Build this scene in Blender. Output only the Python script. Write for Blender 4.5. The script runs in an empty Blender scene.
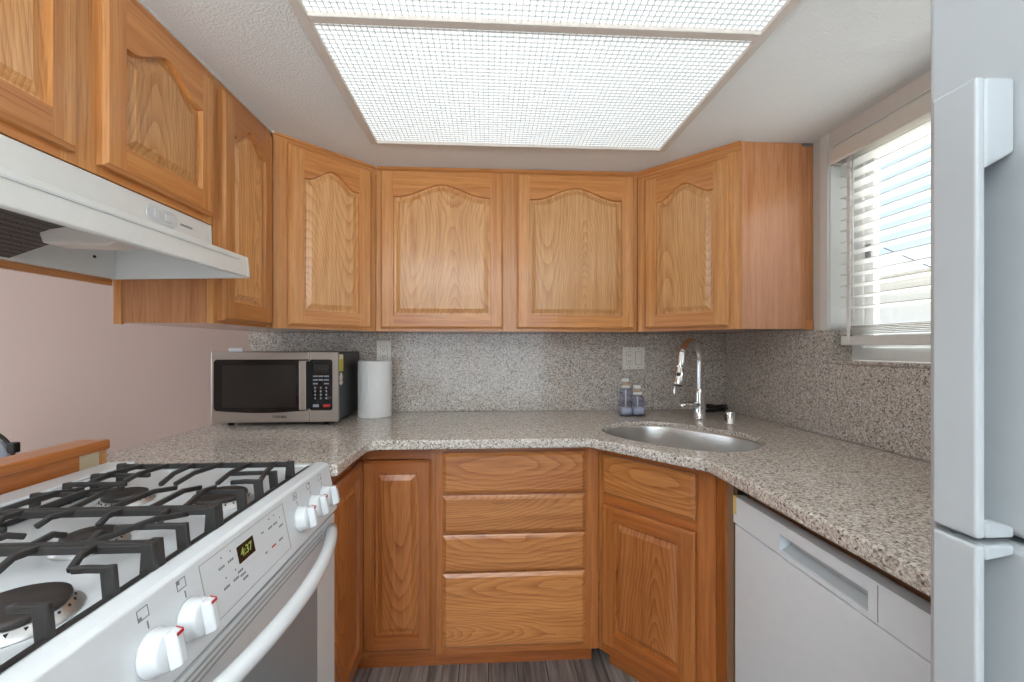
import bpy, bmesh, math, random
from math import sin, cos, pi, radians as R
from mathutils import Vector, Matrix

random.seed(7)
S = bpy.context.scene
COL = S.collection

# ------------------------------------------------------------------ camera, world, lights, exposure
cd = bpy.data.cameras.new('camera'); cam = bpy.data.objects.new('camera', cd); COL.objects.link(cam)
S.camera = cam
cd.sensor_width = 36.0; cd.lens = 423.75 * 36.0 / 1024.0; cd.clip_start = 0.02
TH, PI_ = 0.0556, 0.0
cd.shift_y = 5.6 / 1024.0
cam.location = (0, 0, 1.2717)
cam.rotation_euler = (pi / 2 + PI_, 0, -TH)

W = bpy.data.worlds.new('sky'); S.world = W; W.use_nodes = True
wn = W.node_tree; bg = wn.nodes['Background']
bg.inputs['Color'].default_value = (0.60, 0.80, 1.0, 1); bg.inputs['Strength'].default_value = 1.15

def light(kind, name, loc, rot, energy, color=(1, 1, 1), size=None):
    d = bpy.data.lights.new(name, kind); d.energy = energy; d.color = color
    if kind == 'AREA':
        d.shape = 'RECTANGLE'; d.size, d.size_y = size
    o = bpy.data.objects.new(name, d); COL.objects.link(o); o.location = loc; o.rotation_euler = rot
    return o
sun = light('SUN', 'sun', (0, 0, 8), (0, R(-38), R(12)), 3.6, (1, .99, .985)); sun.data.angle = R(1)
# added fill lamps outside two invented openings, dining side and behind the camera
light('AREA', 'dining_side_fill', (-3.47, 1.1, 1.25), (0, R(-90), 0), 20, (.93, .97, 1.0), (1.5, 1.7))
light('AREA', 'rear_fill', (-0.2, -2.87, 1.08), (R(90), 0, 0), 20, (.91, .97, 1.0), (2.6, 1.9))
# added unseen fill lamp behind the camera, washing the ceiling
light('AREA', 'ceiling_fill', (-.35, -1.1, 1.46), (R(180), 0, 0), 112, (.89, .965, 1.0), (1.6, 1.0))
# extra area lamp set out of view to boost daylight through the kitchen window
light('AREA', 'window_fill', (2.75, 1.1, 2.95), (0, R(45), 0), 250, (.90, .96, 1.0), (1.4, 2.6))
LAMP = .73       # luminous ceiling panel

vs = S.view_settings; vs.view_transform = 'Standard'; vs.look = 'None'; vs.gamma = 1.0
vs.exposure = 0.30; vs.use_curve_mapping = False

# ------------------------------------------------------------------ materials
def srgb(r, g, b):
    f = lambda c: (c / 255 / 12.92) if c / 255 <= .04045 else ((c / 255 + .055) / 1.055) ** 2.4
    return (f(r), f(g), f(b), 1)

class NT:
    def __init__(s, name):
        s.m = bpy.data.materials.new(name); s.m.use_nodes = True
        s.t = s.m.node_tree; s.b = s.t.nodes['Principled BSDF']; s.out = s.t.nodes['Material Output']
    def n(s, ty, **kw):
        nd = s.t.nodes.new(ty)
        for k, v in kw.items():
            if k.startswith('i_'):
                key = k[2:]; key = int(key) if key.isdigit() else key.replace('_', ' ')
                if hasattr(v, 'is_output'): s.t.links.new(v, nd.inputs[key])
                else: nd.inputs[key].default_value = v
            else: setattr(nd, k, v)
        return nd
    def l(s, a, b): s.t.links.new(a, b)
    def set(s, **kw):
        for k, v in kw.items(): s.b.inputs[k.replace('_', ' ')].default_value = v
        return s
    def math(s, op, a, b=None):
        nd = s.n('ShaderNodeMath', operation=op)
        for i, v in enumerate((a, b)):
            if v is None: continue
            if hasattr(v, 'is_output'): s.l(v, nd.inputs[i])
            else: nd.inputs[i].default_value = v
        return nd.outputs[0]
    def ramp(s, fac, stops, interp='LINEAR'):
        nd = s.n('ShaderNodeValToRGB'); cr = nd.color_ramp; cr.interpolation = interp
        while len(cr.elements) < len(stops): cr.elements.new(.5)
        for e, (p, c) in zip(cr.elements, stops): e.position = p; e.color = c
        s.l(fac, nd.inputs[0]); return nd.outputs[0]
    def mix(s, fac, a, b, blend='MIX'):
        nd = s.n('ShaderNodeMix', data_type='RGBA', blend_type=blend)
        for key, v in ((0, fac), (6, a), (7, b)):
            if hasattr(v, 'is_output'): s.l(v, nd.inputs[key])
            else: nd.inputs[key].default_value = v
        return nd.outputs[2]
    def bump(s, h, strength=.3, dist=.002):
        nd = s.n('ShaderNodeBump'); nd.inputs['Strength'].default_value = strength
        nd.inputs['Distance'].default_value = dist; s.l(h, nd.inputs['Height']); s.l(nd.outputs[0], s.b.inputs['Normal'])

def plain(name, col, rough=.4, metal=0., **kw):
    t = NT(name); t.set(Base_Color=col, Roughness=rough, Metallic=metal, **kw)
    # faint procedural mottling so that no surface is perfectly even
    co = t.n('ShaderNodeTexCoord').outputs['Object']
    nz = t.n('ShaderNodeTexNoise', i_Vector=co, i_Scale=35.0, i_Detail=3.0).outputs['Fac']
    c2 = tuple(min(1, c * .94) for c in col[:3]) + (1,)
    t.l(t.mix(nz, col, c2), t.b.inputs['Base Color'])
    return t.m

def oak(name, axis, cathedral=0.0, light_c=srgb(226, 168, 106), dark_c=srgb(186, 116, 60), rough=.3, freq=520.):
    """plain-sawn oak: growth rings cut lengthwise, plus fibre streaks and pores; grain runs along local axis"""
    t = NT(name)
    co = t.n('ShaderNodeTexCoord').outputs['Object']
    rnd = t.n('ShaderNodeObjectInfo').outputs['Random']
    off = t.n('ShaderNodeCombineXYZ', i_0=t.math('MULTIPLY', rnd, 7.3), i_1=t.math('MULTIPLY', rnd, 3.1), i_2=t.math('MULTIPLY', rnd, 5.7)).outputs[0]
    p = t.n('ShaderNodeVectorMath', operation='ADD', i_0=co, i_1=off).outputs[0]
    sx = t.n('ShaderNodeSeparateXYZ', i_0=p)
    if axis == 'Z': A, B, L = sx.outputs[0], sx.outputs[1], sx.outputs[2]
    elif axis == 'X': A, B, L = sx.outputs[2], sx.outputs[1], sx.outputs[0]
    else: A, B, L = sx.outputs[0], sx.outputs[2], sx.outputs[1]
    def stretched(a, l):
        return t.n('ShaderNodeCombineXYZ', i_0=t.math('MULTIPLY', A, a), i_1=t.math('MULTIPLY', B, a), i_2=t.math('MULTIPLY', L, l)).outputs[0]
    fib = t.n('ShaderNodeTexNoise', i_Vector=stretched(60, 2.2), i_Scale=1.0, i_Detail=5.0, i_Roughness=.6).outputs['Fac']
    pore = t.n('ShaderNodeTexNoise', i_Vector=stretched(420, 9), i_Scale=1.0, i_Detail=2.0).outputs['Fac']
    broad = t.n('ShaderNodeTexNoise', i_Vector=stretched(7, 1.1), i_Scale=1.0, i_Detail=2.0).outputs['Fac']
    if cathedral > 0:
        wob = t.n('ShaderNodeTexNoise', i_Vector=stretched(9, 3.0), i_Scale=1.0, i_Detail=3.0).outputs['Fac']
        # growth rings round a tree axis that leans slowly through the board
        a0 = t.math('MULTIPLY', t.math('SINE', t.math('MULTIPLY', A, 9.0)), .105)
        lean = t.math('ADD', t.math('MULTIPLY', t.math('SINE', t.math('MULTIPLY', L, 2.3)), .085), t.math('MULTIPLY', wob, .034))
        rr = t.n('ShaderNodeVectorMath', operation='LENGTH', i_0=t.n('ShaderNodeCombineXYZ', i_0=a0, i_1=lean).outputs[0]).outputs['Value']
        ring = t.math('FRACT', t.math('MULTIPLY', rr, freq / 3.1))
        ring = t.math('POWER', ring, 2.5)
        g = t.math('ADD', t.math('MULTIPLY', t.math('MULTIPLY', ring, cathedral), t.math('ADD', .35, fib)), t.math('MULTIPLY', fib, 1 - cathedral * .75))
    else:
        g = fib
    g = t.math('ADD', t.math('MULTIPLY', g, .75), t.math('MULTIPLY', broad, .25))
    c = t.ramp(g, [(.28, light_c), (.68, dark_c)])
    pm = t.ramp(pore, [(.56, (0, 0, 0, 1)), (.70, (1, 1, 1, 1))])
    c = t.mix(t.math('MULTIPLY', pm, .46), c, tuple(v * .45 for v in dark_c[:3]) + (1,))
    tone = t.math('ADD', .90, t.math('MULTIPLY', t.math('FRACT', t.math('MULTIPLY', rnd, 37.0)), .18))
    hs = t.n('ShaderNodeHueSaturation', i_Color=c, i_Value=tone, i_Saturation=1.0)
    t.l(hs.outputs[0], t.b.inputs['Base Color'])
    t.set(Roughness=rough); t.b.inputs['Coat Weight'].default_value = .3; t.b.inputs['Coat Roughness'].default_value = .16
    t.bump(t.math('ADD', pore, t.math('MULTIPLY', fib, .5)), .12, .0006)
    return t.m

def granite(name):
    t = NT(name)
    co = t.n('ShaderNodeTexCoord').outputs['Object']
    wob = t.n('ShaderNodeTexNoise', i_Vector=co, i_Scale=160.0, i_Detail=2.0).outputs['Color']
    v0 = t.n('ShaderNodeVectorMath', operation='SCALE', i_0=wob, i_Scale=.004).outputs[0]
    p = t.n('ShaderNodeVectorMath', operation='ADD', i_0=co, i_1=v0).outputs[0]
    a = t.n('ShaderNodeTexVoronoi', i_Vector=p, i_Scale=205.0).outputs['Color']
    b = t.n('ShaderNodeTexVoronoi', i_Vector=p, i_Scale=350.0).outputs['Color']
    ar = t.n('ShaderNodeSeparateColor', i_0=a).outputs[0]; br = t.n('ShaderNodeSeparateColor', i_0=b).outputs[1]
    c1 = t.ramp(ar, [(0, srgb(66, 58, 53)), (.08, srgb(124, 111, 101)), (.19, srgb(172, 159, 147)), (.38, srgb(199, 188, 176)), (.64, srgb(219, 212, 203)), (.88, srgb(236, 233, 229))], 'CONSTANT')
    c2 = t.ramp(br, [(0, srgb(54, 48, 45)), (.12, srgb(154, 140, 129)), (.38, srgb(198, 186, 175)), (.72, srgb(223, 217, 209))], 'CONSTANT')
    c = t.mix(.45, c1, c2)
    t.l(c, t.b.inputs['Base Color']); t.set(Roughness=.12)
    return t.m

def steel(name, base=.62, rough=.28, tint=(1, 1, 1), axis=None):
    t = NT(name); t.set(Metallic=1.0, Roughness=rough, Base_Color=(base * tint[0], base * tint[1], base * tint[2], 1))
    co = t.n('ShaderNodeTexCoord').outputs['Object']
    mp = t.n('ShaderNodeMapping', i_Vector=co); mp.inputs['Scale'].default_value = (3, 500, 500) if axis == 'X' else (300, 300, 6)
    nz = t.n('ShaderNodeTexNoise', i_Vector=mp.outputs[0], i_Scale=1.0, i_Detail=2.0).outputs['Fac']
    t.l(t.n('ShaderNodeMapRange', i_Value=nz, i_3=rough * .75, i_4=rough * 1.3).outputs[0], t.b.inputs['Roughness'])
    return t.m

def plaster(name, col, scale=110., strength=.35, dist=.004, rough=.85):
    t = NT(name); t.set(Base_Color=col, Roughness=rough)
    co = t.n('ShaderNodeTexCoord').outputs['Object']
    nz = t.n('ShaderNodeTexNoise', i_Vector=co, i_Scale=scale, i_Detail=3.0, i_Roughness=.55).outputs['Fac']
    h = t.ramp(nz, [(.42, (0, 0, 0, 1)), (.62, (1, 1, 1, 1))])
    t.bump(h, strength, dist); return t.m

def glass_thin(name, tint=(1, 1, 1, 1), gloss=.08, rough=0.02):
    t = NT(name)
    tr = t.n('ShaderNodeBsdfTransparent', i_Color=tint); gl = t.n('ShaderNodeBsdfGlossy', i_Roughness=rough)
    fc_ = t.n('ShaderNodeLayerWeight', i_Blend=.5).outputs['Facing']
    fr = t.math('ADD', gloss * .5, t.math('MULTIPLY', t.math('POWER', fc_, 5.0), .6))
    mx = t.n('ShaderNodeMixShader', i_0=fr, i_1=tr.outputs[0], i_2=gl.outputs[0])
    t.l(mx.outputs[0], t.out.inputs['Surface']); return t.m

def emit(name, col, strength, base=(.8, .8, .8, 1)):
    t = NT(name); t.set(Base_Color=base, Emission_Color=col, Emission_Strength=strength, Roughness=.5); return t.m

M = {}
M['oak_v'] = oak('oak_straight_vertical', 'Z')
M['oak_h'] = oak('oak_straight_horizontal', 'X', 0, srgb(222, 158, 94), srgb(178, 106, 52))
BL, BD = srgb(196, 126, 66), srgb(148, 77, 30)  # redder lower oak, also darkened to carry the dimmer light near the floor
M['base_v'] = oak('shaded_oak_straight_vertical', 'Z', 0, BL, BD)
M['base_h'] = oak('shaded_oak_straight_horizontal', 'X', 0, srgb(190, 116, 57), srgb(142, 70, 27))
M['base_panel'] = oak('shaded_oak_cathedral_vertical', 'Z', .38, srgb(194, 124, 66), srgb(144, 75, 30))
M['oak_y'] = oak('orange_stained_wood', 'Y', 0, srgb(208, 130, 62), srgb(164, 88, 34))
M['oak_panel'] = oak('oak_cathedral_vertical', 'Z', .34, srgb(230, 178, 120), srgb(192, 128, 72))
M['oak_drawer'] = oak('shaded_oak_cathedral_horizontal', 'X', .38, srgb(202, 136, 76), srgb(156, 88, 40))  # drawer oak, with the weaker light down low put into its tone
M['veneer'] = oak('oak_veneer', 'Z', 0, srgb(214, 154, 110), srgb(180, 114, 70), rough=.17)
M['dark_edge'] = plain('particle_board_edge', srgb(150, 120, 92), .8)
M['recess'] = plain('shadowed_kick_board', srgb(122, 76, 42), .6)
M['granite'] = granite('speckled_granite')
M['white'] = plain('white_enamel', srgb(216, 220, 223), .22)
M['white_dw'] = plain('white_plastic', srgb(228, 233, 238), .35)
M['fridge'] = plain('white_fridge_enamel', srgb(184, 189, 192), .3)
M['hoodw'] = plain('white_hood_enamel', srgb(232, 233, 230), .3)
M['seam'] = plain('dark_gap', srgb(40, 38, 36), .7)
M['greyline'] = plain('grey_print', srgb(120, 122, 124), .5)
M['groove'] = plain('light_grey_groove', srgb(160, 160, 158), .5)
M['red'] = plain('red_mark', srgb(190, 40, 42), .5)
M['iron'] = plain('cast_iron', srgb(45, 43, 42), .5)
M['iron_cap'] = plain('burner_enamel_black', srgb(50, 44, 41), .5)
M['alu'] = steel('burner_aluminium', .7, .38)
M['chrome'] = steel('chrome', .80, .12)
M['sink'] = steel('brushed_stainless', .62, .30, (1, .985, .96), 'X')
M['mw'] = steel('brushed_steel_front', .38, .40, (1, .87, .77), 'X')
M['black'] = plain('black_plastic', srgb(30, 30, 31), .35)
M['blackgloss'] = plain('black_glass', srgb(16, 15, 15), .08)
M['mwglass'] = plain('tinted_door_glass', srgb(40, 36, 34), .12)
M['ovenglass'] = plain('grey_oven_glass', srgb(136, 142, 147), .25)
M['paper'] = plaster('quilted_paper', srgb(232, 231, 230), 160., .4, .003, .95)
M['plate'] = plain('ivory_cover_plate', srgb(238, 233, 222), .35)
M['ceil'] = plaster('textured_ceiling', srgb(230, 231, 230), 150., .4, .004)
M['pink'] = plaster('pinkish_beige_paint', srgb(182, 158, 147), 140., .12, .002)
M['wallr'] = plaster('warm_white_paint', srgb(216, 208, 200), 120., .15, .002)
M['jamb'] = plain('white_reveal_paint', srgb(226, 226, 222), .5)
M['vinyl'] = plain('white_vinyl_frame', srgb(234, 233, 230), .35)
M['slat'] = plain('white_faux_wood_slat', srgb(236, 235, 231), .4)
M['valance'] = plain('cream_valance', srgb(224, 216, 206), .4)
M['glass'] = glass_thin('window_glass')
M['acrylic'] = glass_thin('clear_acrylic', (.97, .98, 1, 1), .12)
M['bluish'] = glass_thin('bluish_bottle', (.84, .88, 1, 1), .10)
M['soapw'] = plain('white_pump_plastic', srgb(244, 242, 238), .35)
M['soapb'] = plain('beige_pump_plastic', srgb(206, 178, 150), .4)
M['frame'] = plain('light_frame_paint', srgb(214, 205, 196), .5)
M['diffuser'] = emit('lit_diffuser', (.97, 1, 1, 1), LAMP, srgb(235, 236, 236))
M['rib'] = plain('white_grid_plastic', srgb(212, 216, 216), .4)
M['lens'] = plain('frosted_lamp_cover', srgb(226, 216, 208), .35)
M['digits'] = emit('green_digits', (.50, .66, .10, 1), .22, (.1, .1, .05, 1))
M['yellow'] = plain('yellow_tape', srgb(226, 206, 130), .5)
M['sticker'] = plain('yellow_sticker', srgb(216, 202, 66), .5)
M['cloth'] = plain('grey_blue_upholstery', srgb(150, 156, 166), .85)
M['bare'] = plain('bare_board', srgb(208, 192, 162), .8)

# hood filter: fine perforated metal
t = NT('perforated_filter'); co = t.n('ShaderNodeTexCoord').outputs['Object']
v = t.n('ShaderNodeTexVoronoi', i_Vector=co, i_Scale=170.0, i_Randomness=.15).outputs['Distance']
t.l(t.ramp(v, [(.34, srgb(18, 16, 15)), (.50, srgb(112, 106, 98))]), t.b.inputs['Base Color']); t.set(Roughness=.5, Metallic=.4); M['filter'] = t.m
# floor planks
t = NT('grey_vinyl_planks'); co = t.n('ShaderNodeTexCoord').outputs['Object']
mp = t.n('ShaderNodeMapping', i_Vector=co); mp.inputs['Rotation'].default_value = (0, 0, R(90))
bk = t.n('ShaderNodeTexBrick', i_Vector=mp.outputs[0], i_Scale=1.0, i_Mortar_Size=.0018, i_Brick_Width=1.9, i_Row_Height=.115, offset=.37)
bk.inputs['Color1'].default_value = (.1, .1, .1, 1); bk.inputs['Color2'].default_value = (.9, .9, .9, 1); bk.inputs['Mortar'].default_value = (0, 0, 0, 1)
m2 = t.n('ShaderNodeMapping', i_Vector=co); m2.inputs['Scale'].default_value = (60, 2.5, 1)
plank = t.n('ShaderNodeSeparateColor', i_0=bk.outputs['Color']).outputs[0]
ov = t.n('ShaderNodeCombineXYZ', i_1=t.math('MULTIPLY', plank, 9.0), i_2=plank).outputs[0]
gr = t.n('ShaderNodeTexNoise', i_Vector=t.n('ShaderNodeVectorMath', operation='ADD', i_0=m2.outputs[0], i_1=ov).outputs[0], i_Scale=1.0, i_Detail=6.0, i_Roughness=.65).outputs['Fac']
g2 = t.math('ADD', t.math('MULTIPLY', gr, .8), t.math('MULTIPLY', plank, .22))
c = t.ramp(g2, [(.32, srgb(70, 62, 58)), (.5, srgb(124, 111, 105)), (.68, srgb(170, 158, 151))])
c = t.mix(bk.outputs['Fac'], c, srgb(48, 43, 40)); t.l(c, t.b.inputs['Base Color']); t.set(Roughness=.42); M['floor'] = t.m

# ------------------------------------------------------------------ mesh builder
class MB:
    def __init__(s): s.v = []; s.f = []; s.m = []; s.sm = []
    def add(s, vs_, fs, mat=0, smooth=False):
        n = len(s.v); s.v += [tuple(p) for p in vs_]
        for f in fs: s.f.append([i + n for i in f]); s.m.append(mat); s.sm.append(smooth)
        return s
    def box(s, x0, x1, y0, y1, z0, z1, mat=0):
        x0, x1 = sorted((x0, x1)); y0, y1 = sorted((y0, y1)); z0, z1 = sorted((z0, z1))
        return s.add([(x, y, z) for z in (z0, z1) for y in (y0, y1) for x in (x0, x1)],
                     [(0, 2, 3, 1), (4, 5, 7, 6), (0, 1, 5, 4), (2, 6, 7, 3), (0, 4, 6, 2), (1, 3, 7, 5)], mat)
    def prism(s, poly, a0, a1, axis='Z', mat=0, smooth=False):
        """polygon in the two other axes (X,Y | X,Z | Y,Z), extruded along axis"""
        def P(u, w, a): return (u, w, a) if axis == 'Z' else ((u, a, w) if axis == 'Y' else (a, u, w))
        n = len(poly); vs_ = [P(u, w, a0) for u, w in poly] + [P(u, w, a1) for u, w in poly]
        s.add(vs_, [list(range(n))[::-1], list(range(n, 2 * n))], mat)
        k = len(s.v) - 2 * n
        for i in range(n):
            j = (i + 1) % n; s.f.append([k + i, k + j, k + n + j, k + n + i]); s.m.append(mat); s.sm.append(smooth)
        return s
    def loft(s, rings, mat=0, cap0=True, cap1=True, smooth=True):
        n = len(rings[0]); base = len(s.v)
        for r in rings: s.v += [tuple(p) for p in r]
        for k in range(len(rings) - 1):
            for i in range(n):
                j = (i + 1) % n
                s.f.append([base + k * n + i, base + k * n + j, base + (k + 1) * n + j, base + (k + 1) * n + i]); s.m.append(mat); s.sm.append(smooth)
        if cap0: s.f.append([base + i for i in range(n)][::-1]); s.m.append(mat); s.sm.append(False)
        if cap1: s.f.append([base + (len(rings) - 1) * n + i for i in range(n)]); s.m.append(mat); s.sm.append(False)
        return s
    def lathe(s, prof, c=(0, 0, 0), axis=(0, 0, 1), n=28, mat=0, caps=(True, True)):
        az = Vector(axis).normalized(); ax = az.orthogonal().normalized(); ay = az.cross(ax); c = Vector(c)
        rings = [[c + az * h + (ax * cos(2 * pi * i / n) + ay * sin(2 * pi * i / n)) * max(r, 1e-5) for i in range(n)] for r, h in prof]
        return s.loft(rings, mat, *caps)
    def tube(s, pts, rad, n=12, mat=0):
        pts = [Vector(p) for p in pts]; rings = []
        if not hasattr(rad, '__len__'): rad = [rad] * len(pts)
        ref = None
        for i, p in enumerate(pts):
            d = (pts[min(i + 1, len(pts) - 1)] - pts[max(i - 1, 0)]).normalized()
            if ref is None: ref = d.orthogonal().normalized()
            ref = (ref - d * ref.dot(d)).normalized(); u = d.cross(ref)
            rings.append([p + (ref * cos(2 * pi * k / n) + u * sin(2 * pi * k / n)) * rad[i] for k in range(n)])
        return s.loft(rings, mat)
    def bar(s, pts, w, h, mat=0):
        """rectangular bar swept through points; h is vertical"""
        pts = [Vector(p) for p in pts]; rings = []
        for i, p in enumerate(pts):
            d = (pts[min(i + 1, len(pts) - 1)] - pts[max(i - 1, 0)]).normalized()
            side = d.cross(Vector((0, 0, 1)))
            if side.length < .25: side = s.side if hasattr(s, 'side') else Vector((0, 1, 0))
            side.normalize(); s.side = side; up = side.cross(d)
            rings.append([p + side * a * w / 2 + up * b * h / 2 for a, b in ((-1, -1), (1, -1), (1, 1), (-1, 1))])
        return s.loft(rings, mat, smooth=False)
    def build(s, name, mats, parent=None, bevel=0, seg=2, auto=None, fix=False):
        me = bpy.data.meshes.new(name); me.from_pydata(s.v, [], s.f)
        if not isinstance(mats, (list, tuple)): mats = [mats]
        for m in mats: me.materials.append(M[m])
        me.polygons.foreach_set('material_index', s.m); me.polygons.foreach_set('use_smooth', s.sm)
        me.update()
        bm = bmesh.new(); bm.from_mesh(me); bmesh.ops.recalc_face_normals(bm, faces=bm.faces) if fix or True else None
        bm.to_mesh(me); bm.free()
        if auto:
            for p in me.polygons: p.use_smooth = True
            me.set_sharp_from_angle(angle=R(auto))
        o = bpy.data.objects.new(name, me); COL.objects.link(o)
        if parent is not None: o.parent = parent
        if bevel:
            md = o.modifiers.new('edge', 'BEVEL'); md.width = bevel; md.segments = seg; md.limit_method = 'ANGLE'; md.angle_limit = R(35)
        return o

def tag(o, label=None, cat=None, group=None, kind=None):
    if label: o['label'] = label
    if cat: o['category'] = cat
    if group: o['group'] = group
    if kind: o['kind'] = kind
    return o
def thing(name, label, cat, loc=(0, 0, 0), rz=0, group=None):
    o = bpy.data.objects.new(name, None); COL.objects.link(o); o.location = loc; o.rotation_euler = (0, 0, rz)
    o.empty_display_size = .05
    return tag(o, label, cat, group)
def struct(name, mb, mats, label=None, **kw):
    o = mb.build(name, mats, **kw); tag(o, label, None, None, 'structure'); return o
def text(name, body, size, mat, parent, loc, rot, extrude=.0002, align='CENTER'):
    c = bpy.data.curves.new(name, 'FONT'); c.body = body; c.size = size; c.extrude = extrude; c.offset = size * .025; c.align_x = align; c.align_y = 'CENTER'
    c.materials.append(M[mat]); o = bpy.data.objects.new(name, c); COL.objects.link(o); o.parent = parent
    dg = bpy.context.evaluated_depsgraph_get(); me = bpy.data.meshes.new_from_object(o.evaluated_get(dg))
    bpy.data.objects.remove(o); o = bpy.data.objects.new(name, me); COL.objects.link(o); o.parent = parent
    o.location = loc; o.rotation_euler = rot; return o
def loc2(root, pts):
    """world XY points -> local XY of a root turned about Z"""
    a = root.rotation_euler[2]; ox, oy = root.location[0], root.location[1]
    return [((x - ox) * cos(a) + (y - oy) * sin(a), -(x - ox) * sin(a) + (y - oy) * cos(a)) for x, y in pts]
def round_rect(x0, x1, y0, y1, r, n=5):
    P = []
    for cx, cy, a0 in ((x1 - r, y1 - r, 0), (x0 + r, y1 - r, 90), (x0 + r, y0 + r, 180), (x1 - r, y0 + r, 270)):
        for i in range(n + 1): a = R(a0 + 90 * i / n); P.append((cx + r * cos(a), cy + r * sin(a)))
    return P

# ------------------------------------------------------------------ the room
CE = 2.096; YW = 2.272; XW = 1.317; XL = -3.4; YR = -2.8; CT = .93
struct('floor', MB().box(XL - .1, XW + .12, YR - .1, YW + .1, -.05, 0), 'floor', 'grey brown wood-look plank floor')
struct('ceiling', MB().box(XL - .1, XW + .12, YR - .1, YW + .1, CE, CE + .12), 'ceil', 'off-white stippled ceiling')
struct('wall_back', MB().box(XL - .1, XW + .12, YW, YW + .1, 0, CE), 'pink', 'pinkish beige back wall')
wy0, wy1, wz0, wz1 = .60, 1.572, 1.208, 2.045
struct('wall_right', MB().box(XW, XW + .12, wy1, YW, 0, CE).box(XW, XW + .12, YR, wy0, 0, CE).box(XW, XW + .12, wy0, wy1, 0, wz0).box(XW, XW + .12, wy0, wy1, wz1, CE), 'wallr', 'warm white right wall with the window')
struct('wall_left', MB().box(XL - .1, XL, YR, .25, 0, CE).box(XL - .1, XL, 1.95, YW, 0, CE).box(XL - .1, XL, .25, 1.95, 0, .5).box(XL - .1, XL, .25, 1.95, 2.0, CE), 'pink')
struct('wall_rear', MB().box(XL, -1.5, YR - .1, YR, 0, CE).box(1.1, XW + .12, YR - .1, YR, 0, CE).box(-1.5, 1.1, YR - .1, YR, 2.03, CE), 'wallr')
f2 = struct('added_window', MB().box(XL - .07, XL - .03, .25, .30, .5, 2.0).box(XL - .07, XL - .03, 1.90, 1.95, .5, 2.0).box(XL - .07, XL - .03, .30, 1.90, .5, .55).box(XL - .07, XL - .03, .30, 1.90, 1.95, 2.0).box(XL - .06, XL - .04, 1.08, 1.12, .55, 1.95), 'vinyl')  # unseen window invented to frame the dining-side fill lamp
d1 = struct('added_door', MB().box(-1.5, -1.44, YR - .07, YR - .02, 0, 2.03).box(1.04, 1.1, YR - .07, YR - .02, 0, 2.03).box(-1.44, 1.04, YR - .07, YR - .02, 1.97, 2.03).box(-1.44, 1.04, YR - .07, YR - .02, 0, .05).box(-.24, -.16, YR - .06, YR - .03, .05, 1.97), 'vinyl')  # unseen glazed door, put in around the rear fill lamp
# white linings of the window reveal
struct('trim_1', MB().box(XW + .001, XW + .12, wy1 - .008, wy1, wz0 + .13, wz1).box(XW + .001, XW + .12, wy0, wy1 - .008, wz1 - .006, wz1), 'jamb', 'white painted window reveal')
struct('trim_2', MB().box(XW - .006, XW, wy1, wy1 + .035, 1.335, CE), 'jamb', 'narrow white strip beside the window')
# vinyl window
wf = MB(); xf = XW + .085
wf.box(xf, xf + .03, wy1 - .058, wy1 - .008, wz0 + .012, wz1 - .006).box(xf, xf + .03, wy0, wy0 + .05, wz0 + .012, wz1 - .006)
wf.box(xf, xf + .03, wy0 + .05, wy1 - .058, wz0 + .012, wz0 + .062).box(xf, xf + .03, wy0 + .05, wy1 - .058, wz1 - .05, wz1 - .006)
w1 = struct('window_1', wf, 'vinyl', 'white vinyl sliding window behind the blind', bevel=.003)
sa = MB(); sa.box(xf + .004, xf + .026, wy1 - .10, wy1 - .062, wz0 + .062, wz1 - .05).box(xf + .004, xf + .026, wy1 - .10, wy0 + .052, wz0 + .063, wz0 + .10).box(xf + .004, xf + .026, wy1 - .10, wy0 + .052, wz1 - .085, wz1 - .051)
sa.box(xf + .004, xf + .026, 1.02, 1.06, wz0 + .10, wz1 - .085)
sa.build('window_sash', 'vinyl', w1, bevel=.002)
MB().box(xf + .013, xf + .017, wy0 + .052, wy1 - .10, wz0 + .10, wz1 - .085).build('window_pane', 'glass', w1)
# window latch
MB().box(xf - .004, xf + .004, wy1 - .09, wy1 - .07, 1.60, 1.65).build('latch', 'greyline', w1, bevel=.002)

# ------------------------------------------------------------------ outside, seen between the slats
MB().box(XW + .12, 12, -6, 14, -.3, -.05).build('ground_outside', 'bare')
tag(bpy.data.objects['ground_outside'], 'pale paving outside the window', None, None, 'structure')
M['stucco'] = plaster('pale_stucco', srgb(236, 237, 237), 40., .2, .01)
M['roof'] = plain('pale_patio_roof', srgb(240, 236, 228), .7)
nb = thing('neighbor_house', 'pale stucco house outside the kitchen window', 'house', (4.6, 3, -.05))
MB().box(0, 3, -7, 7, 0, 2.15).build('wall', 'stucco', nb)
MB().prism([(-.55, 2.12), (3.2, 3.0), (3.2, 3.14), (-.55, 2.26)], -7.2, 7.2, 'Y').build('roof', 'roof', nb)
MB().box(-.6, -.55, -7.2, 7.2, 2.04, 2.26).build('fascia', 'white', nb)
wire = MB().tube([(2.4, 8, 3.2), (2.35, 5, 2.6), (2.3, 3.2, 2.15), (2.25, 2.4, 1.9), (2.2, 1.8, 1.55), (2.2, 1.5, 1.1), (2.2, 1.4, .4), (2.2, 1.4, -.05)], .003, 6)
tag(wire.build('cable', 'seam'), 'thin dark cable hanging outside the window', 'cable')

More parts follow.
